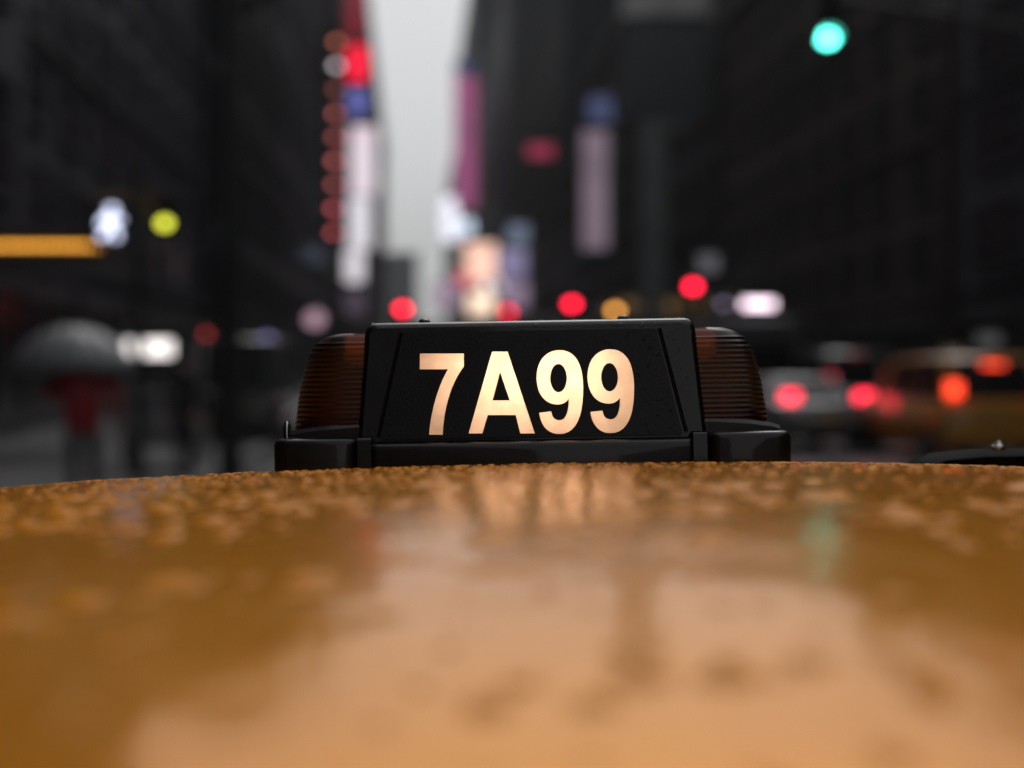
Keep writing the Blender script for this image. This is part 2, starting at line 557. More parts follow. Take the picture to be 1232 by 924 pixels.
rnd = random.Random(3)
wd = MB()
cnt = 0
while cnt < 9400:
    big = cnt < 680
    x = rnd.uniform(-.57, .57); y = rnd.uniform(1.74 if big else RY0 + .1, 2.32 if big else RY1 - .1)
    if big and noise.noise(Vector((x * 7, y * 7, 9.1))) < -.1: continue
    dens = noise.noise(Vector((x * 5, y * 5, 2.3))) * .5 + .5
    far = min(1, max(0, (y - 2.05) / .35))
    if not big and rnd.random() > dens * (.12 + .88 * far): continue
    r = .003 + .0075 * rnd.random() ** 1.7 if big else .0008 + .0024 * rnd.random() ** 2.4
    z = roof_z(x, y)
    nrm = Vector((x * 2 / RRW, (y - RYC) * 2 / RRL, 1)).normalized()
    an = rnd.uniform(0, pi)
    u = (Vector((cos(an), sin(an), 0)) - nrm * nrm.dot(Vector((cos(an), sin(an), 0)))).normalized()
    dome(wd, Vector((x, y, z)), u, nrm.cross(u), nrm, r, r * rnd.uniform(.75, 1.4), r * (rnd.uniform(.13, .2) if big else rnd.uniform(.2, .38)))
    cnt += 1
o = wd.build('rain_beads', BEAD, taxi, True)
tag(o, kind='stuff')

# a low black bar bolted to the roof behind the light
rb = MB()
yb = 2.79
prof = [(.312, .002), (.318, .011), (.335, .018), (.37, .021), (.45, .021), (.53, .019), (.55, .003)]
rs = [[(x + .034, yb - .03, roof_z(.4, yb) - .012), (x + .034, yb - .03, roof_z(.4, yb) + h * .8), (x + .034, yb - .02, roof_z(.4, yb) + h), (x + .034, yb + .02, roof_z(.4, yb) + h),
       (x + .034, yb + .03, roof_z(.4, yb) + h * .8), (x + .034, yb + .03, roof_z(.4, yb) - .012)] for x, h in prof]
bar = rb.rings(rs).build('roof_bar', mat('matt black bar', (.006, .006, .006), .7, spec=.05), taxi, True)
MB().lathe([(.006, 0), (.006, .004), (.004, .006), (.002, .009)], (.425, yb, roof_z(.4, yb) + .0205), 'Z', 10).build('bolt', CHROME, bar, True)

# ------------------------------------------------------------------ the taxi roof light
U = 1.1 / F                                     # metres per photograph pixel in the plane of the sign
rl = thing('taxi_roof_light', 'black taxi roof light with lit 7A99 number and dark amber end lenses', 'roof light',
           (25 * U, 1.098, CZ - 109 * U))
rl.rotation_euler = (0, TILT, 0)
SLOPE = 0.17                                    # the faces lean in
DEPTH = 0.115
def yf(z): return 0.006 + (z - 28 * U) * SLOPE
def yb_(z): return DEPTH - .006 - (z - 28 * U) * SLOPE

# base tray: centre and two ends
def tray(name, x0, x1, y0, y1, z0, z1, r, parent, m=BLACK):
    rs = []
    for dz, ins in ((0, 0), (z1 - z0 - r, 0), (z1 - z0 - r * .45, r * .18), (z1 - z0 - r * .12, r * .5), (z1 - z0, r)):
        rr = max(.004, .012 - ins)
        ring = []
        for cx, cy, a0 in ((x1 - ins - rr, y0 + ins + rr, -90), (x1 - ins - rr, y1 - ins - rr, 0), (x0 + ins + rr, y1 - ins - rr, 90), (x0 + ins + rr, y0 + ins + rr, 180)):
            for k in range(5):
                a = R(a0 + k * 22.5)
                ring.append((cx + rr * cos(a), cy + rr * sin(a), z0 + dz))
        rs.append(ring)
    return MB().rings(rs).build(name, m, parent, True)

base = tray('base', -305 * U, 305 * U, -.004, DEPTH + .004, -.006, 24 * U, .004, rl)
tray('base_rail', -204 * U, 204 * U, -.008, .016, -.004, 27 * U, .006, base)
for s in (-1, 1):
    e = tray('base_end', min(s * 206, s * 311) * U, max(s * 206, s * 311) * U, -.0095, DEPTH + .01, -.005, 34 * U, .005, base)
    cx = s * 200
    tray('clip', (cx - 11) * U, (cx + 10) * U, -.0108, .014, -.004, 34.6 * U, .003, base)
    # the raised foot under each amber lens, falling outwards
    rs = []
    for x, z in ((204, 51), (225, 50), (265, 47), (292, 43), (301, 40), (302, 30)):
        h = z * U
        rs.append([(s * x * U, .010, 20 * U), (s * x * U, .010, h - .003), (s * x * U, .013, h), (s * x * U, DEPTH - .013, h), (s * x * U, DEPTH - .010, h - .003), (s * x * U, DEPTH - .010, 20 * U)])
    MB().rings(rs).build('lens_foot', BLACK, rl, True)
MB().lathe([(.0032, 0), (.0032, .010), (.0022, .013), (.0008, .0145)], (-296 * U, .006, 33 * U), 'Z', 10).build('bolt', CHROME, rl, True)

# black case: open front and back frames joined by a lofted shell
def outline(g=0.0, zlo=26):
    pts = [(-(213 - g), zlo + g * .3)]
    pts += [(-(203.5 - g), 158 - g)]
    for k in range(6):
        a = R(180 - k * 18)
        pts.append((-(190 - g * .8) + (13) * cos(a), 160 - g + 13 * sin(a)))
    return [(x * U, z * U) for x, z in pts] + [(-x * U, z * U) for x, z in pts[::-1]]
HOLE = [(-176, 36), (-149, 156), (149, 156), (176, 36)]
HOLE = [(x * U, z * U) for x, z in HOLE]
cs = MB()
rs = []
for g, dy in ((7, 0), (3, .0012), (0.8, .004), (0, .009)):
    rs.append([(x, yf(z) + dy, z) for x, z in outline(g)])
for g, dy in ((0, .009), (0.8, .004), (3, .0012), (7, 0)):
    rs.append([(x, yb_(z) - dy, z) for x, z in outline(g)])
cs.rings(rs, False, False)
for fn in (yf, yb_):
    vs, fs = fill2d([outline(7), HOLE])
    cs.add([(x, fn(z), z) for x, z, _ in vs], fs)
case = cs.build('case', BLACK, rl, True)
for lx in (-131, 116):                               # screw heads on top
    MB().lathe([(.0045, 0), (.0045, .0018), (.0032, .0032), (.001, .0036)], (lx * U, .040, 172.6 * U), 'Z', 12).build('screw', BLACK, case, True)

# numerals traced as outlines (3.85 x zoom of the photograph, origin 480, 370)
def bez(path):
    out = []
    for seg in path:
        if len(seg) == 2:
            out.append(Vector(seg))
        else:
            p0 = out[-1]; c1, c2, p3 = Vector(seg[0:2]), Vector(seg[2:4]), Vector(seg[4:6])
            for k in range(1, 11):
                t = k / 10
                out.append(p0 * (1 - t) ** 3 + c1 * 3 * t * (1 - t) ** 2 + c2 * 3 * t * t * (1 - t) + p3 * t ** 3)
    return out
seven = [bez([(92, 212), (299, 212), (299, 273), (252, 335, 208, 440, 203, 590), (138, 590), (146, 480, 178, 365, 224, 286), (92, 286)])]
ayy = [bez([(430, 203), (503, 203), (630, 584), (562, 584), (541, 499), (411, 499), (386, 584), (322, 584)]), bez([(468, 299), (433, 431), (513, 431)])]
nine = [bez([(650, 488), (656, 548, 692, 587, 742, 587), (825, 587, 856, 500, 856, 372), (856, 262, 822, 196, 746, 196), (680, 196, 638, 250, 638, 326),
             (638, 398, 676, 450, 735, 450), (760, 450, 777, 440, 788, 424), (788, 490, 772, 522, 743, 522), (722, 522, 710, 508, 707, 481)]),
        [Vector((741 + 38.5 * cos(2 * pi * k / 28), 327 + 66 * sin(2 * pi * k / 28))) for k in range(28)]]
nine2 = [[p + Vector((238, -4)) for p in c] for c in nine]
def tolocal(c):
    out = []
    for p in c:
        dx, dy = 480 + p.x / 3.85 - 641, 557 - (370 + p.y / 3.85)
        a = -TILT
        out.append(((dx * cos(a) + dy * sin(a)) * U, (-dx * sin(a) + dy * cos(a)) * U))
    return out
glyphs = [('numeral_seven', seven), ('letter_a', ayy), ('numeral_nine', nine), ('numeral_nine', nine2)]
PANEL = [(x * U, z * U) for x, z in ((-181, 33), (-154, 158), (-151, 160), (151, 160), (154, 158), (181, 33), (179, 31), (-179, 31))]
def onface(vs, off):
    return [(x, yf(z) - off + d, z) for x, z, d in vs]

FILM = mat('black film', (0.005, 0.005, 0.0055), 0.33, bump=0.06, bscale=600, var=0.4, scale=40, spec=.35)
def lit_plastic():
    m = bpy.data.materials.new('lit cream plastic'); m.use_nodes = True
    t = m.node_tree; t.nodes.clear()
    tr = t.nodes.new('ShaderNodeBsdfTranslucent')
    n = t.nodes.new('ShaderNodeTexNoise'); n.inputs['Scale'].default_value = 60; n.inputs['Detail'].default_value = 4
    tc = t.nodes.new('ShaderNodeTexCoord'); t.links.new(tc.outputs['Object'], n.inputs['Vector'])
    r = t.nodes.new('ShaderNodeValToRGB')
    r.color_ramp.elements[0].position = .25; r.color_ramp.elements[1].position = .6
    r.color_ramp.elements[0].color = (.62, .60, .56, 1); r.color_ramp.elements[1].color = (.8, .78, .74, 1)
    t.links.new(n.outputs['Fac'], r.inputs['Fac']); t.links.new(r.outputs['Color'], tr.inputs['Color'])
    df = t.nodes.new('ShaderNodeBsdfDiffuse'); df.inputs['Color'].default_value = (.35, .33, .3, 1)
    mx = t.nodes.new('ShaderNodeMixShader'); mx.inputs[0].default_value = .15
    out = t.nodes.new('ShaderNodeOutputMaterial')
    t.links.new(tr.outputs[0], mx.inputs[1]); t.links.new(df.outputs[0], mx.inputs[2]); t.links.new(mx.outputs[0], out.inputs['Surface'])
    return m
LITP = lit_plastic()
allc = []
for nm, g_ in glyphs:
    allc += [tolocal(c) for c in g_]
vs, fs = fill2d([PANEL] + allc, 0.0016)
panel = MB().add(onface(vs, .0016), fs).build('number_panel', FILM, rl)
for nm, g_ in glyphs:
    vs, fs = fill2d([tolocal(c) for c in g_])
    MB().add(onface(vs, .0012), fs).build(nm, LITP, panel)
# the other side of the light carries a plain black panel
vs, fs = fill2d([PANEL], 0.0016)
MB().add([(x, yb_(z) + .0016 + d, z) for x, z, d in vs], fs).build('back_panel', FILM, rl)
# thin ribs framing the panel
for s in (-1, 1):
    MB().tube([(s * 186 * U, yf(34 * U) - .0002, 34 * U), (s * 158 * U, yf(160 * U) - .0002, 160 * U)], .0016, 6).build('frame_rib', BLACK, case, True)
    MB().tube([(s * 203 * U, yf(40 * U) + .0025, 40 * U), (s * 189 * U, yf(158 * U) + .0025, 158 * U)], .0014, 6).build('frame_rib', BLACK, case, True)
BULB = glow('warm bulb', (1.0, 0.58, 0.35), 62.0, lamp=True)
for lx, lz in ((-48, 98), (52, 100)):
    MB().sphere((lx * U, .062, lz * U), .011, 12).build('bulb', BULB, rl, True)

# ribbed amber lenses at both ends
def amber():
    m, t, b = nodes('amber lens')
    b.inputs['Base Color'].default_value = (0.038, 0.0065, 0.0005, 1)
    b.inputs['Roughness'].default_value = 0.3
    b.inputs['Specular IOR Level'].default_value = 0.2
    b.inputs['Transmission Weight'].default_value = 0.8
    b.inputs['IOR'].default_value = 1.45
    return m
AMBER = amber()
LP = [(36, 298), (55, 296), (95, 290), (118, 284.5), (135, 279), (150, 269), (157, 259), (160.5, 248), (162, 234)]
def lprof(z):
    for (a, p), (b_, q) in zip(LP, LP[1:]):
        if z <= b_: return p + (q - p) * (z - a) / (b_ - a)
    return LP[-1][1]
for s in (-1, 1):
    rs = []
    N = 40
    zz = 36.0
    k = 0
    while zz <= 162.01:
        L = lprof(zz)
        rib = 0.0 if k % 2 else -1.6
        hd = (DEPTH / 2 - .012) - max(0, zz - 60) * U * .16 - (max(0, zz - 140) / 20) ** 2 * .008
        ring = []
        for i in range(25):
            a = -pi / 2 + pi * i / 24
            ca, sa = cos(a), sin(a)
            ring.append((s * (200 + (L - 200 + rib) * abs(ca) ** .55) * U, DEPTH / 2 + (hd + rib * U) * math.copysign(abs(sa) ** .8, sa), zz * U))
        rs.append(ring)
        zz += 3.05; k += 1
    MB().rings(rs, False, True, False).build('amber_lens', AMBER, rl, True)
for s in (-1, 1):
    MB().sphere((s * 213 * U, DEPTH / 2 - .01, 140 * U), .009, 12, (1.3, .4, 1)).build('leak_glow', glow('amber leak glow', (1.0, .36, .05), .3, lamp=True), rl, True)  # added glowing blob, imitates case light leaking into the lens ribs
# rain on the black case
rnd = random.Random(11)
wd = MB()
ux = Vector((1, 0, 0)); un = Vector((0, -1, SLOPE)).normalized(); uv = un.cross(ux)
cnt = 0
while cnt < 900:
    x, z = rnd.uniform(-205, 205), rnd.uniform(34, 168)
    if rnd.random() > .25 + .75 * min(1, max(0, (x + 40) / 160)) * min(1, max(.1, (z - 40) / 90)): continue
    r = (.0004 + .0010 * rnd.random() ** 2.2)
    off = .0026 if abs(x) < 150 + (160 - z) * .2 else -.0002
    if abs(x) > 190: continue
    dome(wd, Vector((x * U, yf(z * U) - off, z * U)), ux, uv, un, r, r * rnd.uniform(.9, 1.4), r * .8)
    cnt += 1
for k in range(60):
    x = rnd.uniform(-200, 195); r = rnd.uniform(.0006, .0022)
    dome(wd, Vector((x * U, rnd.uniform(.03, .08), 172.9 * U)), ux, Vector((0, 1, 0)), Vector((0, 0, 1)), r, r, r * .5)
for k in range(90):
    x = rnd.uniform(-300, 300); r = rnd.uniform(.0005, .0016)
    zt_ = 35 if abs(x) > 212 else 27
    if 190 < abs(x) <= 212: continue
    dome(wd, Vector((x * U, rnd.uniform(-.003, .004), zt_ * U)), ux, Vector((0, 1, 0)), Vector((0, 0, 1)), r, r, r * .5)
o = wd.build('rain_beads', WATER, rl, True)
tag(o, kind='stuff')

# ------------------------------------------------------------------ buildings along the avenue
def stone(name, col, rough=.55):
    return mat(name, col, rough, scale=.35, var=.35, spec=.12)

def building(name, label, side, s0, s1, h, m, floors, cols, face_cols=0, depth=34, lat=None, frame=None, z_first=4.6, trim=None, shop=True):
    """side -1: on the near pavement's wall line, +1: on the far one; root at the foot of the street front"""
    lat = lat if lat is not None else (LW if side < 0 else RW)
    root = thing(name, label, 'building', st(lat, s0), SA)
    Lh = s1 - s0
    fr = frame or m
    box('wall', (side * depth / 2, Lh / 2, h / 2), (depth, Lh - .06, h), m, root)
    tr = trim or m
    cor = box('cornice', (side * (depth / 2 - .3), Lh / 2, h - .5), (depth + .62, Lh + .4, .9), tr, root, .1)
    fh = (h - z_first - 1.6) / floors
    wh, ww = fh * .58, Lh / cols * .56
    far = s0 > 120
    sl_ = .14 if far else .34
    wb = MB()
    wb.box((0, 0, -wh / 2 - .09), (sl_, ww + .34, .14)).box((0, 0, wh / 2 + .07), (sl_ * .75, ww + .2, .12))
    wb.box((0, -ww / 2 - .05, 0), (.22, .1, wh)).box((0, ww / 2 + .05, 0), (.22, .1, wh)).box((0, 0, .1), (.16, ww, .08))
    wb.cur = 1
    wb.box((0, 0, 0), (.08, ww, wh))
    wm = wb.mesh('window', [fr, GLASS2 if s0 > 50 else GLASS])
    for f in range(floors):
        z = z_first + fh * (f + .5)
        for c in range(cols):
            o = link('window', wm, root)
            o.location = (-side * .06, Lh * (c + .5) / cols, z)
        if f % 2 == 0 and not far:
            box('floor_band', (-side * .1, Lh / 2, z_first + fh * f), (.3, Lh - .2, .3), tr, root)
    if face_cols:
        fw = depth * .55
        fb = MB()
        w2 = fw / face_cols * .5
        fb.box((0, 0, -wh / 2 - .09), (w2 + .34, .34, .14)).box((0, 0, wh / 2 + .07), (w2 + .2, .26, .12))
        fb.box((-w2 / 2 - .05, 0, 0), (.1, .22, wh)).box((w2 / 2 + .05, 0, 0), (.1, .22, wh)).box((0, 0, .1), (w2, .16, .08))
        fb.cur = 1
        fb.box((0, 0, 0), (w2, .08, wh))
        fm = fb.mesh('window', [fr, GLASS2])
        for f in range(floors):
            for c in range(face_cols):
                o = link('window', fm, root)
                o.location = (side * (fw * (c + .5) / face_cols + .6), -.03, z_first + fh * (f + .5))
    if shop:
        n = max(2, int(Lh / 6))
        sw = Lh / n * .8
        sm = MB()
        sm.box((0, 0, -1.62), (.3, sw, .5)).box((0, 0, 1.5), (.4, sw + .1, .35)).box((0, -sw / 2, 0), (.25, .12, 3)).box((0, sw / 2, 0), (.25, .12, 3)).box((0, 0, 0), (.2, .08, 3))
        sm.cur = 1
        sm.box((0, 0, 0), (.1, sw, 3))
        me = sm.mesh('shop_window', [DKMETAL, GLASS])
        for k in range(n):
            o = link('shop_window', me, root)
            o.location = (-side * .08, Lh * (k + .5) / n, 2.05)
    return root

B1 = stone('dark grey stone', (.044, .043, .054)); B2 = stone('charcoal brick', (.046, .045, .056)); B3 = stone('slate cladding', (.019, .020, .024))
B4 = stone('brown brick', (.055, .044, .040)); B5 = stone('grey green cladding', (.007, .010, .0115)); B6 = stone('pale haze-toned stone', (.16, .165, .17)); B7 = stone('haze-toned grey stone', (.10, .10, .105))  # the pale stones of the far blocks have distance haze painted into their colour
B8 = stone('plum grey cladding', (.022, .018, .022))

building('office_building', 'dark stone building beside the umbrella carrying the bulb-lit canopy', -1, -180, 34, 36, B1, 7, 30, trim=B3)
building('shop_building', 'low charcoal brick building behind the pedestrian signal post', -1, 34.2, 66, 20, B2, 5, 7, 3, trim=B3, lat=-9.6)
building('corner_building', 'tall slate clad building behind the signal mast arm', -1, 66.2, 100, 33, B3, 7, 8, 3, trim=B8)
building('theatre_building', 'tall charcoal building carrying the red letter blade sign', -1, 100.2, 180, 46, B2, 9, 12, lat=-9.3)
building('screen_tower', 'dark tower behind the stacked red, blue and white screens', -1, 180.2, 290, 66, B1, 9, 10, lat=-8.8)
building('far_office_building', 'distant grey building where the avenue narrows under the pale sky', -1, 290.2, 520, 80, B3, 8, 10, lat=-9.4)

building('side_office_building', 'large dark building with slanting floor bands beside the traffic lanes', 1, -180, 52, 24, B2, 5, 32, trim=B3)
building('brick_building', 'brown brick building with square dark windows under the green signal', 1, 53.5, 92, 25, B4, 6, 8, 5, trim=B4)
building('panel_building', 'dark grey-green building beside the tall blank billboard', 1, 92.2, 128, 31, B5, 6, 7, 3)
building('lilac_screen_building', 'dark building carrying the tall lilac screen', 1, 128.2, 190, 36, B8, 8, 9)
building('glass_building', 'dark green-grey building with the small red sign', 1, 190.2, 300, 54, B5, 9, 10)
building('pink_screen_building', 'tall dark building edged by the pink vertical screen', 1, 300.2, 450, 88, B3, 10, 9)
building('far_tower', 'distant stepped tower beside the strip of pale sky', 1, 450.2, 600, 130, B5, 10, 7, lat=20.0)
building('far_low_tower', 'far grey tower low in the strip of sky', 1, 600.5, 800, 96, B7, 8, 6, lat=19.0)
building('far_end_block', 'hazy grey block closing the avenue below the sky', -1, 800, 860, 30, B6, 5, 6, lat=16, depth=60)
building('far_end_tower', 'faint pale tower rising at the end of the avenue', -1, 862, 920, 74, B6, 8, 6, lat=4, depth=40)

# water tank on the brick building's roof (shows in the wet taxi roof)
wt = thing('water_tank', 'wooden water tank on legs on the brown brick building roof', 'water tank', st(RW + 3, 66, 25), SA)
WOOD = mat('tank timber', (.05, .035, .025), .8)
MB().lathe([(1.7, 1.8), (1.75, 1.9), (1.7, 4.8), (1.75, 4.9)], n=18).build('tank', WOOD, wt, True)
MB().lathe([(1.95, 4.92), (.1, 6.2)], n=18).build('tank_roof', WOOD, wt)
for a in range(4):
    MB().tube([(1.2 * cos(a * pi / 2 + .78), 1.2 * sin(a * pi / 2 + .78), -.05), (1.2 * cos(a * pi / 2 + .78), 1.2 * sin(a * pi / 2 + .78), 1.9)], .1, 6).build('leg', DKMETAL, wt)

# ------------------------------------------------------------------ screens and signs
def screen(label, x0, y0, x1, y1, d, m, th=.5, cat='screen', name='lit_screen', group=None, frame=DKMETAL):
    """a flat lit board facing down the avenue: root at its foot"""
    a, b = px(x0, y1, d), px(x1, y0, d)
    w, h = b.x - a.x, b.z - a.z
    root = thing(name, label, cat, (a.x + w / 2, d, a.z), 0, group)
    box('panel', (0, 0, h / 2), (w, .06, h), m, root)
    fw = min(w, h) * .06 + .04
    box('cabinet', (0, th / 2 + .04, h / 2), (w + fw, th, h + fw), frame, root, .02)
    lat = (a.x + w / 2) * cos(SA) + d * sin(SA)          # arms back to the facade line
    run = (LW - .4 - lat) if lat < 2 else (RW + .4 - lat)
    sg = 1 if run > 0 else -1
    if abs(run) > w / 2:
        for k in (.2, .8):
            MB().tube([(sg * (w / 2 - .1), th * .5 + .1, h * k), (run, th * .5 + .1 + run * sin(SA), h * k)], .09, 6).build('bracket', DKMETAL, root)
    return root

# stacked screens by the strip of sky
dS = 170
screen('dark red screen at the top of the stacked screens beside the sky', 419, -30, 436, 46, dS, glow('s dark red', (.30, .008, .03), 1.0, .4, .4))
screen('bright red screen above the blue one beside the sky', 420, 56, 441, 98, dS, glow('s red', (.95, .008, .045), 1.49))
screen('blue screen between the red and the tall white screens', 420, 108, 440, 140, dS, glow('s blue', (.22, .25, .75), 1.0, .7, .35))
screen('tall white screen with a pink edge beside the sky', 422, 152, 452, 235, dS, glow('s white', (.62, .58, .62), 1.35, .25, .2, (.62, .50, .56)))
screen('pink strip screen on the edge of the tall white screen', 416, 160, 421, 205, dS - .4, glow('s pink edge', (.8, .05, .14), 1.0))
screen('narrow white screen below the tall white one', 419, 237, 446, 300, dS, glow('s white2', (.66, .63, .68), 1.35, .15, .2))
screen('lowest white screen of the stacked screens beside the sky', 416, 302, 437, 340, dS, glow('s white3', (.70, .66, .70), 1.35, .2, .2))
screen('dim purple screen under the white screens', 417, 350, 438, 378, dS, glow('s purple dim', (.10, .075, .11), 1.0, .4, .3))

# blade sign with nine red letter discs
dB = 120
root = thing('blade_sign', 'tall black blade sign with a column of dull red lit discs', 'blade sign', px(402, 292, dB))
hB = (292 - 30) / F * dB
box('cabinet', (.08, .35, hB / 2), (2.3, .5, hB), DKMETAL, root, .05)
reds = [(.20, .055, .035), (.26, .22, .24), (.10, .03, .028), (.20, .05, .045), (.17, .04, .042), (.24, .06, .055), (.19, .045, .048), (.26, .045, .055), (.22, .04, .045)]
for i, c in enumerate(reds):
    z = (292 - (51 + i * 28.6)) / F * dB
    xx = (406 - i * .55 - 402) / F * dB
    MB().lathe([(.27, .1), (.27, -.02), (.2, -.06)], (xx, .0, z), 'Y', 18).build('lit_disc', glow('disc%d' % i, c, 8.0), root, True)
MB().tube([(-.6, .5, hB * .2), (-3.5, .8, hB * .2)], .12, 6).build('bracket', DKMETAL, root)
MB().tube([(-.6, .5, hB * .8), (-3.5, .8, hB * .8)], .12, 6).build('bracket', DKMETAL, root)

# screens across the avenue and at its far end
screen('tall pink vertical screen on the building edge beside the sky', 548, 92, 572, 250, 386, glow('s magenta', (.27, .055, .16), 1.35, .55, .07, (.20, .05, .12)))
screen('small blue sign over the pink vertical screen', 547, 74, 571, 88, 386, glow('s navy', (.03, .04, .12), 1.0))
screen('small red sign on the green-grey building', 636, 174, 664, 190, 177, glow('s red sign', (.30, .02, .06), 1.0))
screen('tall lilac screen on the dark building', 701, 158, 731, 300, 125, glow('s lilac', (.17, .125, .16), 1.35, .3, .2))
screen('blue sign over the tall lilac screen', 708, 116, 736, 148, 125, glow('s blue dim', (.045, .055, .13), 1.0))
cl = [('upper white screen of the far cluster under the pink screen', 532, 236, 551, 292, (.80, .80, .90)), ('pale blue screen of the far cluster', 553, 264, 568, 284, (.62, .72, .88)),
      ('large orange and cream screen of the far cluster', 560, 292, 596, 338, (.85, .52, .40)), ('hot pink sign overlapping the cream screen of the far cluster', 552, 326, 574, 344, (.85, .09, .14)),
      ('bright cream screen lowest in the far cluster', 563, 352, 594, 380, (.95, .70, .52)), ('purple screen of the far cluster', 600, 300, 632, 336, (.16, .14, .24)),
      ('grey mauve screen of the far cluster', 606, 340, 634, 372, (.18, .13, .19)), ('dim mauve screen of the far cluster', 524, 338, 552, 372, (.24, .17, .23)),
      ('small white screen over the bright cream one', 578, 340, 590, 350, (1.0, .9, .85)), ('small rose sign at the foot of the far cluster', 536, 352, 548, 366, (.8, .3, .45)), ('narrow white screen on the edge of the far cluster', 598, 322, 604, 352, (.7, .62, .75)),
      ('slate blue screen right of the far cluster', 612, 270, 634, 296, (.10, .12, .17))]
for i, (lb, x0, y0, x1, y1, c) in enumerate(cl):
    screen(lb, x0, y0, x1, y1, min(560, 17.5 * F / (x1 - 495)) - i * 1.5, glow('cl%d' % i, c, 2.0, .25, .25, tuple(v * .5 for v in c)), group='lit screens at the far end of the avenue')

# blank billboard with a pale header on a pale post
d = 88
a = px(800, 262, d)
root = thing('billboard', 'tall blank dark billboard with pale header bar on a pale post', 'billboard', px(786, 448, d))
z = lambda y: (448 - y) / F * d
X = lambda x: (x - 786) / F * d
box('panel', ((X(750) + X(850)) / 2, 0, (z(145) + z(26)) / 2), (X(850) - X(750), .5, z(26) - z(145)), mat('billboard face', (.018, .026, .028), .5), root, .05)
box('header', ((X(748) + X(854)) / 2, -.1, (z(24) + z(-6)) / 2), (X(854) - X(748), .8, z(-6) - z(24)), stone('pale header', (.30, .30, .30)), root, .05)
box('post', ((X(772) + X(800)) / 2, 0, (z(146)) / 2 - CZ / 2), (X(800) - X(772), .9, z(146) + CZ), stone('pale post', (.15, .16, .16)), root, .05)
box('bracket', (X(806), 0, z(152)), (2.2, .6, .5), stone('pale post', (.15, .16, .16)), root, .04)

# bulb-lit canopy over the near pavement
d = 24.0
cw = 3.9
p = px(125, 296, d)
root = thing('canopy', 'flat dark entrance canopy edged with a row of orange bulbs', 'canopy', (p.x, d, p.z))
box('slab', (-cw / 2, 2.0, .02), (cw, 3.9, .55), DKMETAL, root, .03)
BUL = glow('amber bulb', (1.0, .42, .05), 3.0)
bm_ = MB().sphere((0, 0, 0), .045, 10).mesh('bulb', BUL)
for k in range(33):
    o = link('bulb', bm_, root, True)
    o.location = (-.08 - k * .115, -.03, 0)
# shop fascias with weak amber lamps beyond it
def fascia(label, x0, y0, x1, y1, d, c):
    return screen(label, x0, y0, x1, y1, d, glow('fascia%d_%d' % (x0, y0), c, 1.0, .6, 1.5), th=.25, cat='shop sign', name='shop_sign')
fascia('small amber shop sign beyond the canopy', 170, 302, 190, 312, 34, (.55, .26, .03))
fascia('dim brown shop sign under the dark windows', 112, 232, 196, 262, 36, (.028, .017, .006))
fascia('dull amber shop fascia across the avenue', 728, 360, 850, 374, 92, (.16, .09, .03))
fascia('weak grey sign above the far shop row', 842, 306, 862, 328, 92, (.16, .16, .18))
fascia('faint white sign over the taxi with the amber-red brake lights', 1176, 402, 1202, 416, 46, (.12, .12, .125))
fascia('dim slate sign beside the red disc blade sign', 366, 296, 388, 318, 100, (.05, .06, .085))

# ------------------------------------------------------------------ signals, poles, lamps
def signal_head(parent, c, lit, r=.1, k=3, body=DKMETAL, order=('red', 'amber', 'green')):
    """a hanging head facing -Y with k lenses; lit = (index, material)"""
    x, y, z = c
    hd = box('signal_head', (x, y + .1, z), (r * 3.0, .2, r * 3.1 * k + .06), body, parent, .02)
    for i in range(k):
        zz = z + r * 3.1 * ((k - 1) / 2 - i)
        m = lit[1] if i == lit[0] else LAMPOFF
        MB().lathe([(r, 0), (r * .95, -.02), (r * .6, -.045), (r * .1, -.055)], (x, y, zz), 'Y', 20).build('lens', m, hd, True)
        vb = MB()
        rs = []
        for yy in (0, -.2):
            n = 15
            arc = [(x + r * 1.12 * cos(a), y + yy, zz + r * 1.12 * sin(a)) for a in [R(-20 + 220 * q / (n - 1)) for q in range(n)]]
            arc2 = [(x + r * 1.2 * cos(a), y + yy, zz + r * 1.2 * sin(a)) for a in [R(-20 + 220 * q / (n - 1)) for q in range(n)]]
            rs.append(arc + arc2[::-1])
        vb.rings(rs).build('visor', DKMETAL, hd)
    return hd

def mast(name, label, foot, arm_end, arm_z0, h, group=None, r=.1):
    root = thing(name, label, 'traffic signal', foot, 0, group)
    MB().lathe([(.26, 0), (.26, .3), (r * 1.25, .45), (r, 1.2), (r * .85, h), (.03, h + .12)], n=14).build('pole', DKMETAL, root, True)
    e = Vector(arm_end) - Vector(foot)
    MB().tube([(0, 0, arm_z0), (e.x * .5, e.y * .5, arm_z0 + (e.z - arm_z0) * .6), (e.x, e.y, e.z)], [.07, .055, .045], 8).build('mast_arm', DKMETAL, root, True)
    if h < 7.3 or h > 8: MB().tube([(0, 0, h - .1), (e.x * .7, e.y * .7, arm_z0 + (e.z - arm_z0) * .75)], .012, 5).build('guy_wire', DKMETAL, root)
    return root, e

GREEN = glow('green signal', (.09, .85, .64), 13.0)
REDS = glow('red signal', (1.0, .012, .045), 11.0)
REDF = glow('red signal weak', (1.0, .02, .06), 5.5)
AMB = glow('amber signal', (1.0, .42, .08), 5.5)

# near green signal over the lanes, arm from a pole out of view to the side
p = px(994, 48, 20)
root, e = mast('traffic_signal', 'mast arm traffic signal showing green high over the lanes', (p.x + 4.6, 20.2, 0), (p.x, 20.2, p.z + .655), 6.0, 8.2)
signal_head(root, (e.x, e.y - .25, e.z - .33), (2, GREEN), .105)
# signal pole beside the umbrella, its arm rising over the road
p = px(277, 448, 13); q = px(760, -190, 13)
root, e = mast('traffic_signal', 'dark signal pole on the pavement corner with its arm rising out of view', (p.x, 13, .14), (q.x, 13, q.z), 4.7, 7.4, r=.1)
signal_head(root, (e.x, e.y - .25, e.z - .5), (9, LAMPOFF), .105)
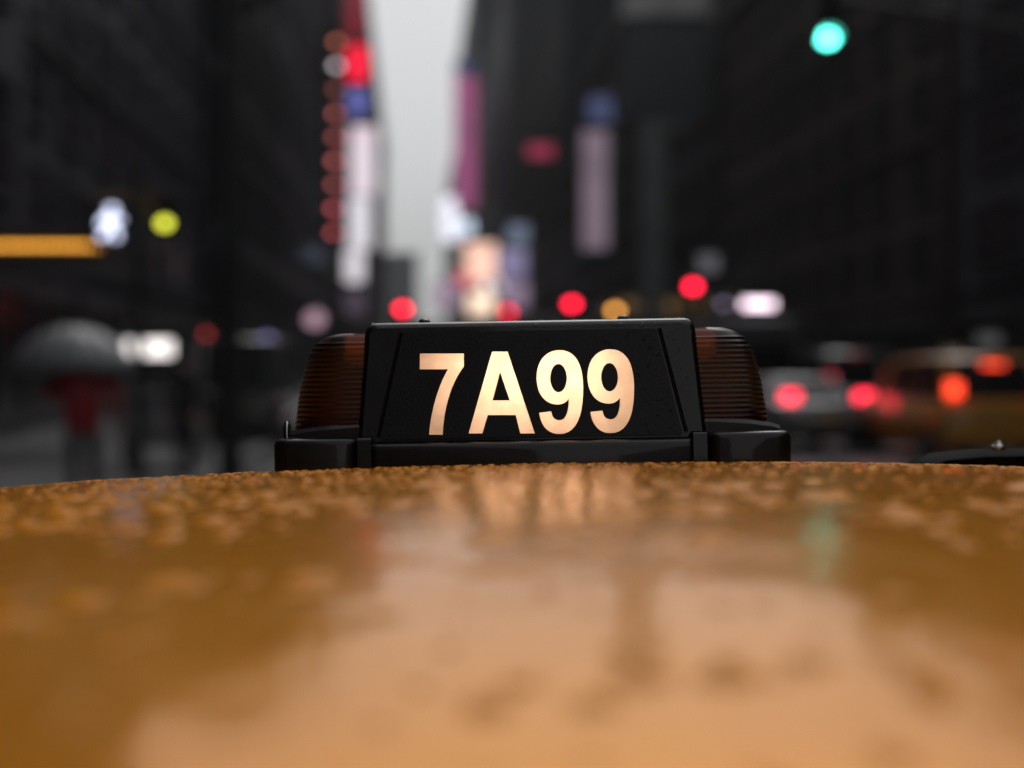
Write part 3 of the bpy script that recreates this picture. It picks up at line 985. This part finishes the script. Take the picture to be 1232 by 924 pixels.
# far signals
for x, y, m, lb in ((485, 372, REDS, 'far red signal at the foot of the pale sky'), (611, 375, REDF, 'dimmer far red signal beside the cream screen'),
                    (688, 366, REDS, 'far red signal between the cream screen and the billboard'), (833, 345, REDS, 'highest far red signal above the dull amber fascia'),
                    (740, 374, AMB, 'far amber signal just above the roof light')):
    d = 58 if y > 350 else 52
    p = px(x, y, d)
    s = -1 if x < 560 else 1
    root, e = mast('traffic_signal', lb, (p.x + s * 2.6, d + .2, 0), (p.x, d + .2, p.z - .28 if m is not AMB else p.z + .2), p.z - .5, p.z + 1.0, 'signals at the far crossing')
    signal_head(root, (e.x, e.y - .3, e.z - .2), ((0 if m is not AMB else 1), m), .155)

# post with a walk signal and a small side signal
d = 14.0
p = px(167, 448, d)
root = thing('pedestrian_signal_post', 'post with a white walk signal and a small yellow-green lamp', 'pedestrian signal', (p.x, d, .14))
MB().lathe([(.16, 0), (.16, .2), (.06, .3), (.055, 3.5), (.02, 3.58)], n=12).build('post', DKMETAL, root, True)
w = px(135, 268, d)
zc = w.z - .14
hd = box('walk_signal', (w.x - p.x, .06, zc), (.44, .22, .46), DKMETAL, root, .03)
WALK = glow('walk white', (.72, .76, 1.0), 2.6)
fg = MB()
cx = w.x - p.x
fg.sphere((cx + .02, -.07, zc + .125), .04, 10, (1, .3, 1))
for pts, rr in (([(cx + .01, -.07, zc + .08), (cx, -.07, zc - .03)], .045), ([(cx, -.07, zc - .02), (cx + .05, -.07, zc - .08), (cx + .06, -.07, zc - .17)], .026),
                ([(cx, -.07, zc - .02), (cx - .03, -.07, zc - .1), (cx - .09, -.07, zc - .16)], .026), ([(cx + .02, -.07, zc + .07), (cx + .07, -.07, zc + .02), (cx + .11, -.07, zc + .03)], .02),
                ([(cx, -.07, zc + .07), (cx - .06, -.07, zc + .03), (cx - .09, -.07, zc - .03)], .02)):
    fg.tube(pts, rr, 8)
fg.build('walking_figure', WALK, hd, True)
g2 = px(199, 269, d)
gx, gz = g2.x - p.x, g2.z - .14
hd = box('side_signal', (gx, .08, gz + .1), (.2, .2, .46), DKMETAL, root, .02)
MB().lathe([(.055, 0), (.05, -.02), (.01, -.03)], (gx, -.02, gz), 'Y', 16).build('lens', glow('olive lens', (.60, .62, .045), 4.2), hd, True)
MB().lathe([(.055, 0), (.05, -.02), (.01, -.03)], (gx, -.02, gz + .2), 'Y', 16).build('lens', LAMPOFF, hd, True)
MB().tube([(cx, .1, zc), (gx, .1, zc)], .025, 8).build('bracket', DKMETAL, root)

# globe lamp and the small lit cart
d = 33
p = px(379, 384, d)
root = thing('globe_lamp', 'pinkish white globe lamp on a slim post behind the amber lens', 'street lamp', (p.x, d, 0.14))
MB().lathe([(.14, 0), (.13, .3), (.05, .45), (.045, p.z - .4), (.1, p.z - .36)], n=12).build('post', DKMETAL, root, True)
MB().sphere((0, 0, p.z - .14), .2, 16).build('globe', glow('pink globe', (.62, .38, .47), 1.0, .35, 6), root, True)

d = 21
p = px(180, 419, d)
root = thing('vendor_cart', 'steel vendor cart with a lit white sign panel behind the umbrella', 'food cart', (p.x + .1, d, .14))
box('cart_body', (0, .5, .72), (1.15, .8, .8), STEEL, root, .03)
box('counter', (0, .45, 1.14), (1.3, .95, .04), STEEL, root, .01)
for sx in (-.5, .5):
    for sy in (.15, .85):
        MB().tube([(sx, sy, 1.15), (sx, sy, 2.1)], .02, 6).build('upright', STEEL, root)
    MB().lathe([(.12, -.03), (.2, -.03), (.2, .03), (.12, .03)], (sx * 1.12, .5, .2), 'X', 16).build('wheel', RUBBER, root, True)
box('canopy', (0, .5, 2.13), (1.3, 1.0, .06), DKMETAL, root, .01)
box('lit_sign', (-.1, -.03, p.z - .14), (.68, .05, .26), glow('white sign', (1.0, .93, .90), 1.7), root, .01)

# ------------------------------------------------------------------ traffic
GREYP = mat('silver paint', (.16, .165, .17), .35, .3, coat=1, var=.05)
DARKP = mat('black paint', (.012, .012, .014), .4, coat=1, var=.05)
YEL2 = mat('taxi yellow paint two', (.50, .22, .012), .45, coat=1, var=.06)
TL_HOT = glow('tail red hot', (1.0, .025, .06), 4.6)
TL_RED = glow('tail red', (1.0, .02, .06), 3.4)
TL_ORG = glow('tail orange red', (1.0, .06, .02), 3.2)
TL_DIM = glow('tail red dim', (.55, .02, .05), 1.3)
TL_DIM2 = glow('tail red faint', (.20, .012, .012), 1.2)

def place(x, d): return ((x - 616) / F * d, d, 0)
ca = car('taxi', 'yellow taxi half hidden behind the roof light end', 'sedan', YEL2, place(905, 33), SA, TL_DIM, 'taxi', 'cars ahead in the lanes', taxi=True, tail_z=.9)
cb = car('silver_car', 'silver saloon with bright red tail lights between two yellow taxis', 'sedan', GREYP, place(996, 27), SA, TL_HOT, 'car', 'cars ahead in the lanes', tail_z=1.1)
cc = car('grey_van', 'tall grey van ahead of the silver saloon', 'van', GREYP, place(1034, 38), SA, TL_DIM, 'van', 'cars ahead in the lanes', tail_z=1.42, hmsl=(2.02, TL_DIM2), H=2.15)
cd = car('taxi', 'yellow minivan taxi with orange-red brake lights at the picture edge', 'van', YEL2, place(1204, 23.5), SA, TL_ORG, 'taxi', 'cars ahead in the lanes', taxi=True, tail_z=1.28, hmsl=(1.69, TL_ORG), H=1.86)
car('taxi', 'small distant yellow taxi ahead between the van and the minivan taxi', 'sedan', YEL2, place(1112, 48), SA, TL_RED, 'taxi', 'cars ahead in the lanes', taxi=True, tail_z=.95)
car('black_car', 'dark car with dim tail lights far ahead beside the bus', 'sedan', DARKP, place(985, 56), SA, TL_RED, 'car', 'cars ahead in the lanes', tail_z=.95)
ce = car('dark_van', 'dark van by the kerb with a red and a blue marker lamp', 'van', DARKP, place(283, 29), SA, LAMPOFF, 'van', H=2.3)
MB().sphere((-.66, .45, 2.36), .07, 10).build('marker_lamp', glow('marker red', (.6, .03, .03), 1.8), ce, True)
MB().sphere((.60, .45, 2.30), .06, 10).build('marker_lamp', glow('marker blue', (.16, .15, .42), 2.6), ce, True)

# bus with a lit route sign
BUSP = mat('bus paint', (.04, .042, .05), .4, coat=.6)
d = 40
p = px(912, 448, d)
bus = thing('bus', 'dark city bus with a lit white-pink route sign beyond the taxis', 'bus', (p.x, d, 0), SA)
rs = []
for y, k, zt in ((0, .93, 3.0), (.12, 1, 3.1), (11.6, 1, 3.1), (11.9, .95, 3.0)):
    hw = 1.27 * k
    rs.append([(-hw, y, .35), (hw, y, .35), (hw, y, zt - .3), (hw * .93, y, zt - .06), (hw * .8, y, zt), (-hw * .8, y, zt), (-hw * .93, y, zt - .06), (-hw, y, zt - .3)])
MB().rings(rs).build('body', BUSP, bus, True)
box('rear_window', (0, -.0, 1.95), (2.0, .06, .85), GLASS, bus, .03)
rsn = box('route_sign', (0, -.05, px(0, 366, d).z - .0), (.85, .08, .24), glow('route sign', (1.0, .78, .90), 3.2), bus, .01)
MB().sphere((-.98, -.03, px(0, 366, d).z), .1, 10).build('marker_lamp', glow('marker lilac', (.30, .24, .36), 1.8), bus, True)
for s in (-1, 1):
    for k in range(6):
        box('side_window', (s * 1.262, 1.3 + k * 1.75, 1.95), (.03, 1.5, .95), GLASS, bus)
    box('tail_light', (s * 1.05, .03, 1.1), (.2, .1, .3), LAMPOFF, bus, .02)
    for y in (2.6, 8.6):
        wheel(bus, s * 1.14, y, .48, s)
box('bumper', (0, -.02, .5), (2.4, .16, .25), DKMETAL, bus, .03)

# ------------------------------------------------------------------ people
SKIN = mat('skin', (.42, .25, .18), .55, var=.08)
HAIR = mat('dark hair', (.012, .010, .009), .6)
SHOE = mat('black shoe', (.012, .012, .012), .5)

def person(label, loc, rz, jacket, trousers, arm_r, arm_l, stride=.12, h=1.74, bulk=1.0):
    """one continuous skinned body; arm_r / arm_l are elbow and wrist points"""
    k = h / 1.74
    J = []; E = []; Rr = []
    def add(p, r, parent=None):
        J.append(Vector(p) * k); Rr.append(r * k if not isinstance(r, tuple) else tuple(a * k for a in r))
        if parent is not None: E.append((parent, len(J) - 1))
        return len(J) - 1
    pel = add((0, 0, .95), (.155 * bulk, .11 * bulk))
    wst = add((0, 0, 1.10), (.145 * bulk, .105 * bulk), pel)
    chs = add((0, .01, 1.30), (.17 * bulk, .12 * bulk), wst)
    nkb = add((0, 0, 1.45), (.08, .07), chs)
    nk = add((0, -.01, 1.52), .055, nkb)
    h1 = add((0, -.02, 1.60), (.072, .085), nk)
    h2 = add((0, -.015, 1.69), (.068, .08), h1)
    for s, arm in ((1, arm_r), (-1, arm_l)):
        sh = add((s * .19 * bulk ** .5, 0, 1.42), .062 * bulk, chs)
        el = add(arm[0], .048 * bulk, sh)
        wr = add(arm[1], .034, el)
        dirv = (Vector(arm[1]) - Vector(arm[0])).normalized()
        side = dirv.cross(Vector((0, 0, 1)))
        side = side.normalized() if side.length > .1 else Vector((1, 0, 0))
        up = side.cross(dirv)
        pw = Vector(arm[1])
        palm = add(pw + dirv * .06, (.036, .018), wr)
        for f in range(4):
            o_ = side * (f - 1.5) * .02
            ln = (.058, .07, .066, .05)[f]
            a1 = add(pw + dirv * (.095) + o_, .0095, palm)
            a2 = add(pw + dirv * (.095 + ln * .6) + o_ - up * .02, .0085, a1)
            add(pw + dirv * (.095 + ln * .7) + o_ - up * .05, .007, a2)
        t1 = add(pw + dirv * .045 - side * .045, .011, palm)
        add(pw + dirv * .085 - side * .06 - up * .02, .009, t1)
    for s in (1, -1):
        hp = add((s * .095, 0, .88), .095, pel)
        kn = add((s * .1, -.02 - s * stride * .6, .50), .062, hp)
        an = add((s * .1, s * -stride + .03, .09), .042, kn)
        add((s * .1, s * -stride - .03, .045), (.045, .04), an)
        add((s * .105, s * -stride - .16, .035), (.042, .03), len(J) - 1)
    me = bpy.data.meshes.new('person')
    me.from_pydata(J, E, [])
    o = bpy.data.objects.new('person', me)
    COL.objects.link(o)
    sk = o.modifiers.new('skin', 'SKIN')
    sk.use_smooth_shade = True
    for i, v in enumerate(me.skin_vertices[0].data):
        r = Rr[i]
        v.radius = r if isinstance(r, tuple) else (r, r)
        v.use_root = (i == 0)
    ss = o.modifiers.new('sub', 'SUBSURF'); ss.levels = 1; ss.render_levels = 1
    dg = bpy.context.evaluated_depsgraph_get()
    m2 = bpy.data.meshes.new_from_object(o.evaluated_get(dg))
    bpy.data.objects.remove(o)
    for m in (SKIN, jacket, trousers, SHOE): m2.materials.append(m)
    wrs = [Vector(arm_r[1]) * k, Vector(arm_l[1]) * k]
    for p in m2.polygons:
        c = p.center
        i = 1
        if c.z > 1.475 * k: i = 0
        elif c.z < .09 * k: i = 3
        elif c.z < .80 * k and abs(c.x) < .22 * k: i = 2
        for w_, a in zip(wrs, (arm_r, arm_l)):
            dv = (Vector(a[1]) - Vector(a[0])).normalized()
            if (c - w_).length < .2 * k and (c - w_).dot(dv) > .0: i = 0
        p.material_index = i
        p.use_smooth = True
    ob = link('person', m2)
    ob.location = loc; ob.rotation_euler = (0, 0, rz)
    tag(ob, label, 'person')
    # hair cap and face
    hc = MB().sphere((0, .012 * k, 1.675 * k), .098 * k, 14, (.86, 1.0, .98))
    hc.v = [(x, y, max(z, 1.655 * k) if y < -.02 * k else max(z, 1.56 * k)) for x, y, z in hc.v]
    hc.build('hair', HAIR, ob, True)
    for s in (-1, 1):
        MB().sphere((s * .030 * k, -.098 * k, 1.632 * k), .011 * k, 8).build('eye', mat('eye', (.05, .04, .035), .2), ob, True)
        MB().sphere((s * .082 * k, 0, 1.62 * k), .026 * k, 8, (.4, .8, 1.2)).build('ear', SKIN, ob, True)
    MB().tube([(0, -.098 * k, 1.635 * k), (0, -.122 * k, 1.60 * k), (0, -.1 * k, 1.588 * k)], [.008 * k, .014 * k, .008 * k], 8).build('nose', SKIN, ob, True)
    MB().sphere((0, -.092 * k, 1.562 * k), .022 * k, 8, (1, .4, .3)).build('mouth', mat('lips', (.3, .1, .09), .5), ob, True)
    return ob

def umbrella(label, grip, top, rad, cloth, group=None):
    grip, top = Vector(grip), Vector(top)
    root = thing('umbrella', label, 'umbrella', grip, 0, group)
    t = top - grip
    ax = t.normalized()
    a = ax.orthogonal().normalized(); b = ax.cross(a)
    MB().tube([-ax * .12, t + ax * .06], .008, 8).build('shaft', STEEL, root, True)
    MB().tube([-ax * .14, ax * .02], .016, 8).build('handle', RUBBER, root, True)
    n = 8; H = rad * .74
    def P(ang, k):
        return t - ax * H * (1 - cos(k * 1.15)) / (1 - cos(1.15)) + (a * cos(ang) + b * sin(ang)) * rad * sin(k * 1.15) / sin(1.15)
    for i in range(n):
        vs, fs = [], []
        m = 6; w = 4
        for r_ in range(m + 1):
            for c_ in range(w + 1):
                u = c_ / w
                k = r_ / m
                sag = 1 - .05 * k * sin(pi * u)
                vs.append(P(2 * pi * (i + u) / n, k * 1.0) * 1 if sag == 1 else t + (P(2 * pi * (i + u) / n, k) - t) * sag)
        for r_ in range(m):
            for c_ in range(w):
                q = r_ * (w + 1) + c_
                fs.append((q, q + 1, q + w + 2, q + w + 1))
        o = MB().add(vs, fs).build('canopy_panel', cloth, root, True)
        sd_ = o.modifiers.new('thick', 'SOLIDIFY'); sd_.thickness = .003
        MB().tube([P(2 * pi * i / n, kk / 5) - ax * .012 for kk in range(6)], .004, 5).build('rib', STEEL, root)
    return root

REDJ = mat('red rain jacket', (.34, .018, .026), .5, var=.2, scale=8, bump=.3, bscale=20)
DKJ = mat('dark coat', (.014, .014, .017), .7, var=.2, scale=8)
TRS = mat('dark trousers', (.012, .012, .015), .8)
CLOTH = mat('pale umbrella cloth', (.17, .175, .185), .4, var=.12)
d = 14.6
p = px(100, 448, d)
person('person in a red rain jacket walking under the pale umbrella', (p.x, d, .14), R(200), REDJ, TRS,
       ((.33, -.14, 1.14), (.12, -.30, 1.24)), ((-.34, .05, 1.14), (-.33, -.06, .90)), bulk=1.4)
m_ = Matrix.Rotation(R(200), 4, 'Z')
gw = Vector((p.x, d, .14)) + m_ @ Vector((.08, -.37, 1.26))
umbrella('pale grey open umbrella over the person in red', gw, (gw.x + .02, gw.y + .02, 2.06), .70, CLOTH)
d = 18.5
p = px(222, 448, d)
person('person in a dark coat holding a pale bag beside the dark pole', (p.x, d, .14), R(170), DKJ, TRS,
       ((.29, .02, 1.14), (.30, -.16, .98)), ((-.28, .05, 1.14), (-.26, -.05, .9)), h=1.7)
bagp = Vector((p.x, d, .14)) + Matrix.Rotation(R(170), 4, 'Z') @ Vector((.31, -.26, .66))
bag = thing('shopping_bag', 'small pale paper bag held by the person in the dark coat', 'bag', bagp)
MB().rings([[(-.13, -.06, 0), (.13, -.06, 0), (.13, .06, 0), (-.13, .06, 0)], [(-.14, -.065, .24), (.14, -.065, .24), (.14, .065, .24), (-.14, .065, .24)]]).build('bag_body', mat('pale paper', (.4, .34, .32), .7), bag, bevel=.005)
for s in (-1, 1):
    MB().tube([(-.06, s * .05, .23), (-.04, s * .03, .30), (.04, s * .03, .30), (.06, s * .05, .23)], .004, 5).build('handle', mat('pale paper', (.4, .34, .32), .7), bag)

# ------------------------------------------------------------------ wet air over the avenue
hm = bpy.data.materials.new('rain haze'); hm.use_nodes = True
ht = hm.node_tree; ht.nodes.clear()
pv = ht.nodes.new('ShaderNodeVolumePrincipled')
pv.inputs['Color'].default_value = (.92, .93, .95, 1)
pv.inputs['Density'].default_value = 0.00024
ho = ht.nodes.new('ShaderNodeOutputMaterial')
ht.links.new(pv.outputs[0], ho.inputs['Volume'])
hz = box('haze', (0, 550, 69), (2404, 1904, 140), hm, None)
tag(hz, 'thin grey rain haze filling the avenue', 'haze', kind='stuff')
